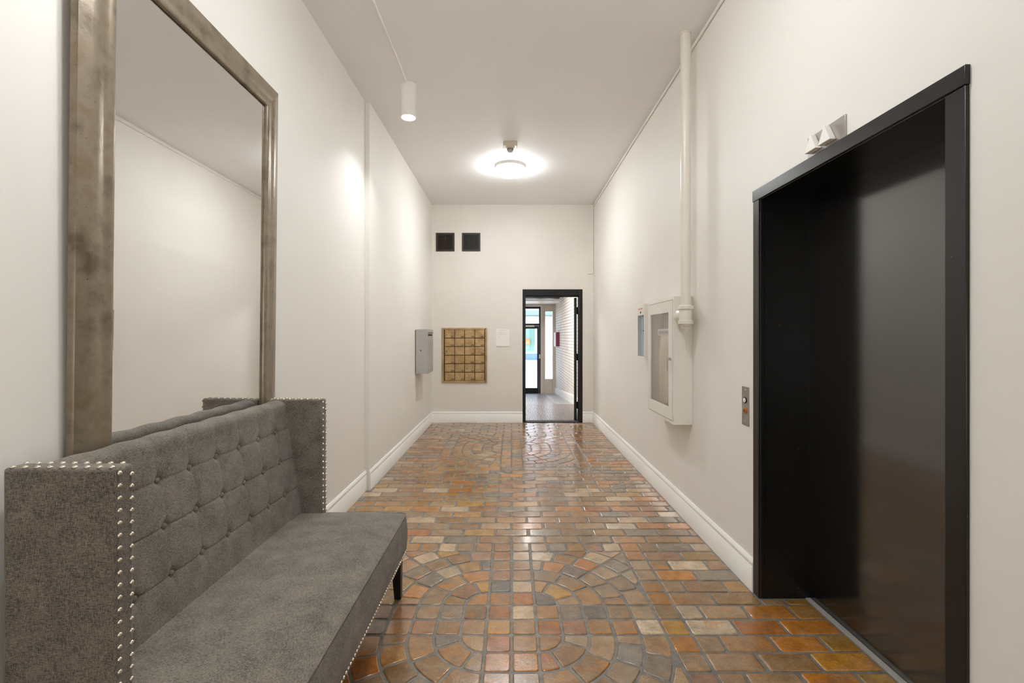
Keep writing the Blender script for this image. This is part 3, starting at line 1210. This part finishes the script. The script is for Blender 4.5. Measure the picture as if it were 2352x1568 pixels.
seat = grid_mesh('seat', seat_fn, 90, 160, FB, t)
put(MB().box(sx0, SXF - .012, sy0 + .012, sy1 - .012, SZB - .008, SZB + .03), 'seat_base', M['dark'])
r_ = .0032
pip = [(SXF + .0005, sy0 + .03 + (sy1 - .033 - sy0 - .03) * k / 24, SZS + .001) for k in range(25)]
put(MB().tube(pip + [(SXF - .006, sy1 - .009, SZS + .001), (SXF - .03, sy1 + .001, SZS + .001), (SXF - .2, sy1 + .001, SZS + .001), (SXW + .01, sy1 + .001, SZS + .001)], r_, 8), 'piping', FB)

# four tapered legs, front pair splayed a little
wood = Mat('black_stained_wood', srgb(26, 21, 18), .35)
for lx, ly, sxp, syp in ((SXF - .045, sy1 - .035, .0, .035), (SXF - .045, sy0 + .035, .0, -.035), (SX0 + .05, sy1 - .035, -.02, .02), (SX0 + .05, sy0 + .035, -.02, -.02)):
    top = [(lx + a * .026, ly + b_ * .026, SZB - .006) for a, b_ in ((-1, -1), (1, -1), (1, 1), (-1, 1))]
    bot = [(lx + sxp + a * .017, ly + syp + b_ * .017, 0.001) for a, b_ in ((-1, -1), (1, -1), (1, 1), (-1, 1))]
    put(MB().rings([bot, top], False, True, False), 'leg', wood.m, bevel=.002)

# nailheads (one dome, copied)
nail = MB().lathe((0, 0, 0), (0, 0, 1), [(.0062, 0), (.0060, .0015), (.0045, .0035), (.0022, .0046), (.0004, .005)], 10).build('nailhead', M['nickel'], t)
nails = []
for ya, yb in ((SY0, SY0 + WTH), (SY1 - WTH, SY1)):
    for o_, yy in ((0, ya + .0085), (.4, yb - .0085)):
        for k in range(23):
            z = SZT - .014 - (k + o_) * .0305
            if z < SZB + .01: continue
            nails.append(((SXW + .0002, yy, z), (0, R(90), 0)))
        for k in range(9):
            nails.append(((SXW - .018 - k * .0305 - o_ * .01, yy, SZT + .0002), (0, 0, 0)))
n = 58
for k in range(n):
    nails.append(((SXF + .0035, sy0 + .035 + (sy1 - .07 - sy0) * k / (n - 1), SZB + .009), (0, R(90), 0)))
for q, (p, rr) in enumerate(nails):
    o = nail if q == 0 else twin(nail, t)
    o.location = (p[0] - OX, p[1] - OY, p[2])
    o.rotation_euler = rr

# ------------------------------------------------------------------ far doorway and open door
d2 = MB()
d2.box(D_X0, D_X0 + .048, YF - .010, YF + WT + .01, 0, D_Z)
d2.box(D_X1 - .055, D_X1, YF - .010, YF + WT + .01, 0, D_Z)
d2.box(D_X0 + .048, D_X1 - .055, YF - .010, YF + WT + .01, 1.985, D_Z)
d2.box(D_X0 + .048, D_X1 - .055, YF + .05, YF + .07, 1.968, 1.985)
d2o = tag(d2.build('door_2', M['black_plain'], None, .003), 'black framed doorway in the far wall with its door swung open', 'doorway', None, 'structure')
MB().box(D_X0 + .048, D_X1 - .055, YF - .002, YF + WT + .012, -.003, .010).build('threshold', M['dark'], d2o, .002)
hx, hy = 1.050, YF + WT + .012
leaf = MB().box(-.044, 0, 0, .865, .012, 1.965).build('door_leaf', M['black_plain'], d2o, .002)
leaf.location = (hx - .008, hy, 0)
leaf.rotation_euler = (0, 0, -R(7.6))
for z in (.25, 1.02, 1.76):
    MB().cyl((hx - .006, hy - .006, z - .055), (hx - .006, hy - .006, z + .055), .011, 12).build('hinge', M['black_plain'], d2o)

# ------------------------------------------------------------------ vestibule beyond
VX0, VX1, VY0, VRAMP, VY1, VZ = -1.0, 1.263, YF + WT, 9.25, 13.5, -.32
m = MB()
m.quad((VX0, VY0, -.004), (VX1, VY0, -.004), (VX1, VRAMP, -.004), (VX0, VRAMP, -.004))
m.quad((VX0, VRAMP, -.004), (VX1, VRAMP, -.004), (VX1, VY1 + .2, VZ), (VX0, VY1 + .2, VZ))
vg = Mat('sealed_concrete', srgb(140, 138, 136), .35)
vg.bump(vg.noise(vg.geo(), 20, 4), .15, .004)
struct('floor.001', m, vg.m, 'grey sealed vestibule floor sloping down beyond the doorway', 'floor')
rub = Mat('ribbed_rubber', srgb(140, 127, 118), .25)
rub2 = Mat('rubber_base', srgb(84, 74, 68), .4)
rub.bump(rub.noise(rub.geo((1, .25, 1)), 16, 4), .3, .004)
mat_ = tag(MB().box(VX0 + .02, VX1 - .02, VY0 + .02, VRAMP, -.004, .001).build('ribbed_mat', rub2.m), 'ribbed brown rubber matting inside the far doorway', 'mat')
m = MB()
x = VX0 + .03
while x < VX1 - .04:
    m.box(x, x + .013, VY0 + .02, VRAMP, .001, .004)
    x += .026
tag(m.build('ribs', rub.m, mat_), None, None, None, 'stuff')
m = MB()
sl = (VZ + .004) / (VY1 - VRAMP)
x = VX0 + .03
while x < .88:
    a = lambda yy: -.003 + (yy - VRAMP) * sl * (VY1 - VRAMP) / (VY1 + .2 - VRAMP)
    y0_, y1_ = VRAMP + .01, VY1 - .12
    m.add([(x, y0_, a(y0_) + .005), (x + .013, y0_, a(y0_) + .005), (x + .013, y1_, a(y1_) + .005), (x, y1_, a(y1_) + .005), (x, y0_, a(y0_)), (x + .013, y0_, a(y0_)), (x + .013, y1_, a(y1_)), (x, y1_, a(y1_))],
          [(0, 1, 2, 3), (0, 3, 7, 4), (1, 5, 6, 2), (0, 4, 5, 1), (3, 2, 6, 7)])
    x += .026
tag(m.build('ramp_ribs', rub.m, mat_), None, None, None, 'stuff')

wb = MB().quad((VX1 + .012, VY0, -.4), (VX1 + .012, VY1 + .1, -.4), (VX1 + .012, VY1 + .1, 2.9), (VX1 + .012, VY0, 2.9))
joint = Mat('painted_joints', srgb(158, 152, 148), .7).m
wbo = struct('wall_vestibule_right', wb, joint, 'white painted brick wall on the right of the vestibule', 'wall')
bw, bh = .20, .0667
m = MB()
for r_ in range(48):
    z0 = -.36 + r_ * bh
    y0_ = VY0 + .02 + (bw / 2 if r_ % 2 else 0)
    while y0_ < VY1 - .02:
        e = random.uniform(-.002, .002)
        m.box(VX1 + .006 + e * .6, VX1 + .0135, y0_ + .006, min(y0_ + bw - .006, VY1 - .01), z0 + .006, z0 + bh - .006)
        y0_ += bw
wbrick = paint('painted_brick', srgb(226, 220, 214), .55, .35, .06, 60)
tag(m.build('wall_bricks', wbrick, wbo), None, None, None, 'stuff')
m = MB()
for y0_, y1_, za, zb in ((VY0, VRAMP, 0, 0), (VRAMP, VY1, 0, VZ)):
    m.rings([[(VX1 - .018, yy, z_ - .01), (VX1 + .02, yy, z_ - .01), (VX1 + .02, yy, z_ + .17), (VX1 - .012, yy, z_ + .17), (VX1 - .018, yy, z_ + .14)] for yy, z_ in ((y0_, za), (y1_, zb))], False, True, False)
struct('baseboard_vestibule', m, M['trim'], 'white baseboard sloping along the painted brick wall', 'baseboard')
m = MB().quad((VX0, VY0, -.4), (VX0, VY1, -.4), (VX0, VY1, 2.9), (VX0, VY0, 2.9))
struct('wall_vestibule_left', m, M['wall'], 'plain off-white wall on the hidden left of the vestibule', 'wall')
m = MB()
m.quad((VX0, VY0, 2.75), (VX1 + .02, VY0, 2.75), (VX1 + .02, 12.3, 2.75), (VX0, 12.3, 2.75))
m.box(VX0, VX1 + .02, 12.3, 12.42, 2.275, 2.75)
m.box(VX0, VX1 + .02, 12.42, VY1 + .1, 2.275, 2.30)
struct('ceiling.001', m, M['trim'], 'white vestibule ceiling with a dropped band by the street door', 'ceiling')
tag(MB().box(VX0, 1.16, 11.2, 11.5, 2.262, 2.55).build('ceiling_beam', M['black_plain'], None, .01), 'dark beam crossing the vestibule under its ceiling', 'beam')
vl = bpy.data.lights.new('vestibule_fill', 'AREA')  # unseen area light added to brighten the vestibule
vl.shape = 'RECTANGLE'
vl.size, vl.size_y = .5, 1.1
vl.energy = 70
vl.color = (1.0, .98, .95)
vlo = bpy.data.objects.new('vestibule_fill', vl)
C.objects.link(vlo)
vlo.location = (.1, 9.3, 2.72)
# wall case with white face
t = tag(empty('maroon_wall_case', (VX1, 12.62, 1.26)), 'maroon sided case with a white face on the painted brick wall', 'case')
MB().box(-.088, 0, -.28, .28, -.18, .20).build('case_body', Mat('maroon', srgb(112, 22, 60), .45).m, t, .004)
MB().box(-.094, -.0885, -.27, .27, -.19, .19).build('face_sheet', M['paper'], t)

# storefront
SFM = paint('beige_storefront_paint', srgb(196, 186, 172), .45, .03, .02, 60)
s2_ = VY1 / 1070
X2 = lambda p: (p - 1175) * s2_
Z2 = lambda p: 1.35 - (p - 772) * s2_
m = MB()
m.box(X2(1242), X2(1249), VY1 - .06, VY1 + .06, VZ, Z2(698))
m.box(X2(1249) + .001, X2(1252), VY1 - .03, VY1 + .05, VZ, Z2(698))
m.box(X2(1269), X2(1275) + .01, VY1 - .06, VY1 + .06, VZ, Z2(698))
m.box(X2(1252) + .001, X2(1269) - .001, VY1 - .03, VY1 + .05, Z2(715), Z2(698))
m.box(X2(1252) + .001, X2(1269) - .001, VY1 - .025, VY1 + .05, Z2(894), Z2(870))
m.box(X2(1252) + .001, X2(1269) - .001, VY1 - .045, VY1 + .05, VZ, Z2(894) - .001)
m.box(X2(1249), X2(1249) + .0, VY1, VY1, 0, 0)
win = struct('window_1', m, SFM, 'beige framed tall sidelight window beside the street door', 'window')
MB().box(X2(1252), X2(1269), VY1 - .003, VY1 + .003, Z2(870), Z2(715)).build('pane', M['glass'], win)
m = MB().box(VX0, X2(1242) - .001, VY1 - .05, VY1 + .06, Z2(703), 2.75)
m.box(VX0, -.16, VY1 - .05, VY1 + .06, VZ, Z2(703))
m.box(X2(1242), VX1 + .3, VY1 - .05, VY1 + .06, Z2(698) + .001, 2.75)
struct('wall_street', m, SFM, 'beige street front wall around and above the street door', 'wall')
m = MB()
dx0, dx1 = -.155, X2(1241.5)
m.box(dx0, dx0 + .05, VY1 - .045, VY1 + .045, VZ, Z2(703.6)).box(dx1 - .045, dx1, VY1 - .045, VY1 + .045, VZ, Z2(703.6))
m.box(dx0 + .05, dx1 - .045, VY1 - .045, VY1 + .045, Z2(709), Z2(703.6)).box(dx0 + .05, dx1 - .045, VY1 - .045, VY1 + .045, Z2(748), Z2(743))
d3 = tag(m.build('door_3', M['black_plain'], None, .003), 'black framed glazed street door with a transom at the vestibule end', 'door', None, 'structure')
MB().box(dx0 + .05, dx1 - .045, VY1 - .003, VY1 + .003, Z2(743), Z2(709)).build('transom_pane', M['glass'], d3)
m = MB()
gx0, gx1 = dx0 + .055, dx1 - .048
m.box(gx0, gx0 + .06, VY1 - .025, VY1 + .022, VZ + .01, Z2(748.3)).box(X2(1233.7), gx1, VY1 - .025, VY1 + .022, VZ + .01, Z2(748.3))
m.box(gx0 + .06, X2(1233.7), VY1 - .025, VY1 + .022, VZ + .01, Z2(890.6)).box(gx0 + .06, X2(1233.7), VY1 - .025, VY1 + .022, Z2(754.5), Z2(748.3))
lf = m.build('door_leaf', M['black_plain'], d3, .003)
MB().box(gx0 + .06, X2(1233.7), VY1 - .004, VY1 + .002, Z2(890.6), Z2(754.5)).build('door_pane', M['glass'], lf)
MB().box(X2(1238), X2(1241), VY1 - .055, VY1 - .026, Z2(822.8), Z2(813.6)).build('latch_plate', M['alu'], lf, .003)
cl = MB().box(X2(1203), X2(1227), VY1 - .09, VY1 - .046, Z2(750.5), Z2(747)).build('door_closer', M['alu'], d3, .003)
MB().tube([(X2(1222), VY1 - .10, Z2(752)), (X2(1212), VY1 - .16, Z2(752)), (X2(1205), VY1 - .11, Z2(756))], .009, 8).build('closer_arm', M['black_plain'], cl)
MB().box(dx0 + .05, dx1 - .045, VY1 - .04, VY1 + .04, VZ - .005, VZ + .008).build('threshold', M['alu'], d3)

# ------------------------------------------------------------------ street outside
conc = paint('sunlit_concrete', srgb(214, 208, 198), .8, .2, .03, 12)
asph = paint('grey_asphalt', srgb(150, 152, 156), .9, .3, .05, 20)
struct('pavement', MB().box(-14, 14, VY1 + .06, 22.4, -.5, -.335), conc, 'pale concrete pavement outside the street door', 'pavement')
struct('street', MB().box(-14, 14, 22.4, 31.2, -.5, -.39), asph, 'grey street beyond the pale pavement', 'street')
struct('pavement.001', MB().box(-14, 14, 31.2, 32.9, -.5, -.33), conc, 'pale pavement across the street', 'pavement')
SY = 33.0
t = tag(empty('shopfront_building', (3, SY, -.33)), 'shopfront across the street with blue base and pale upper wall', 'building')
ux = 33.0 / 1070
BX = lambda p: (p - 1175) * ux - 3
BZ = lambda p: 1.35 - (p - 772) * ux + .33
pale = paint('pale_stucco', srgb(226, 220, 222), .8, .1, .03, 6)
MB().box(-14, 12, .4, 4, 0, 9).build('upper_wall', pale, t)
MB().box(-14, 12, .0, .4, BZ(744), BZ(726)).build('fascia', pale, t)
MB().box(-14, 12, -.9, .4, BZ(726), BZ(713)).build('awning', Mat('grey_green', srgb(110, 128, 122), .7).m, t, .05)
MB().box(-14, BX(1234), .05, .4, 0, BZ(812)).build('bulkhead', Mat('blue_paint', srgb(84, 112, 160), .6).m, t, .02)
MB().box(BX(1234) + .02, 12, .05, .4, 0, BZ(822)).build('bulkhead', Mat('grey_plinth', srgb(150, 150, 160), .6).m, t, .02)
MB().box(-14, BX(1234), .1, .35, BZ(812) + .01, BZ(809)).build('sill', pale, t)
MB().box(BX(1228.5), BX(1231), .05, .3, BZ(809), BZ(744)).build('mullion', pale, t)
MB().box(BX(1150), BX(1228.4), .18, .22, BZ(809), BZ(744)).build('shop_pane', Mat('teal_glass', srgb(112, 150, 138), .1).m, t)
MB().box(BX(1231.1), 12, .15, .3, BZ(822) + .01, BZ(744)).build('side_panel', pale, t)
tag(MB().box(BX(1202) + 3, BX(1217) + 3, SY - .05, SY + .05, BZ(790) - .33, BZ(777) - .33).build('orange_sign', Mat('orange_paint', srgb(226, 110, 56), .6).m, None, .01), 'orange sign panel in the shop window across the street', 'sign')
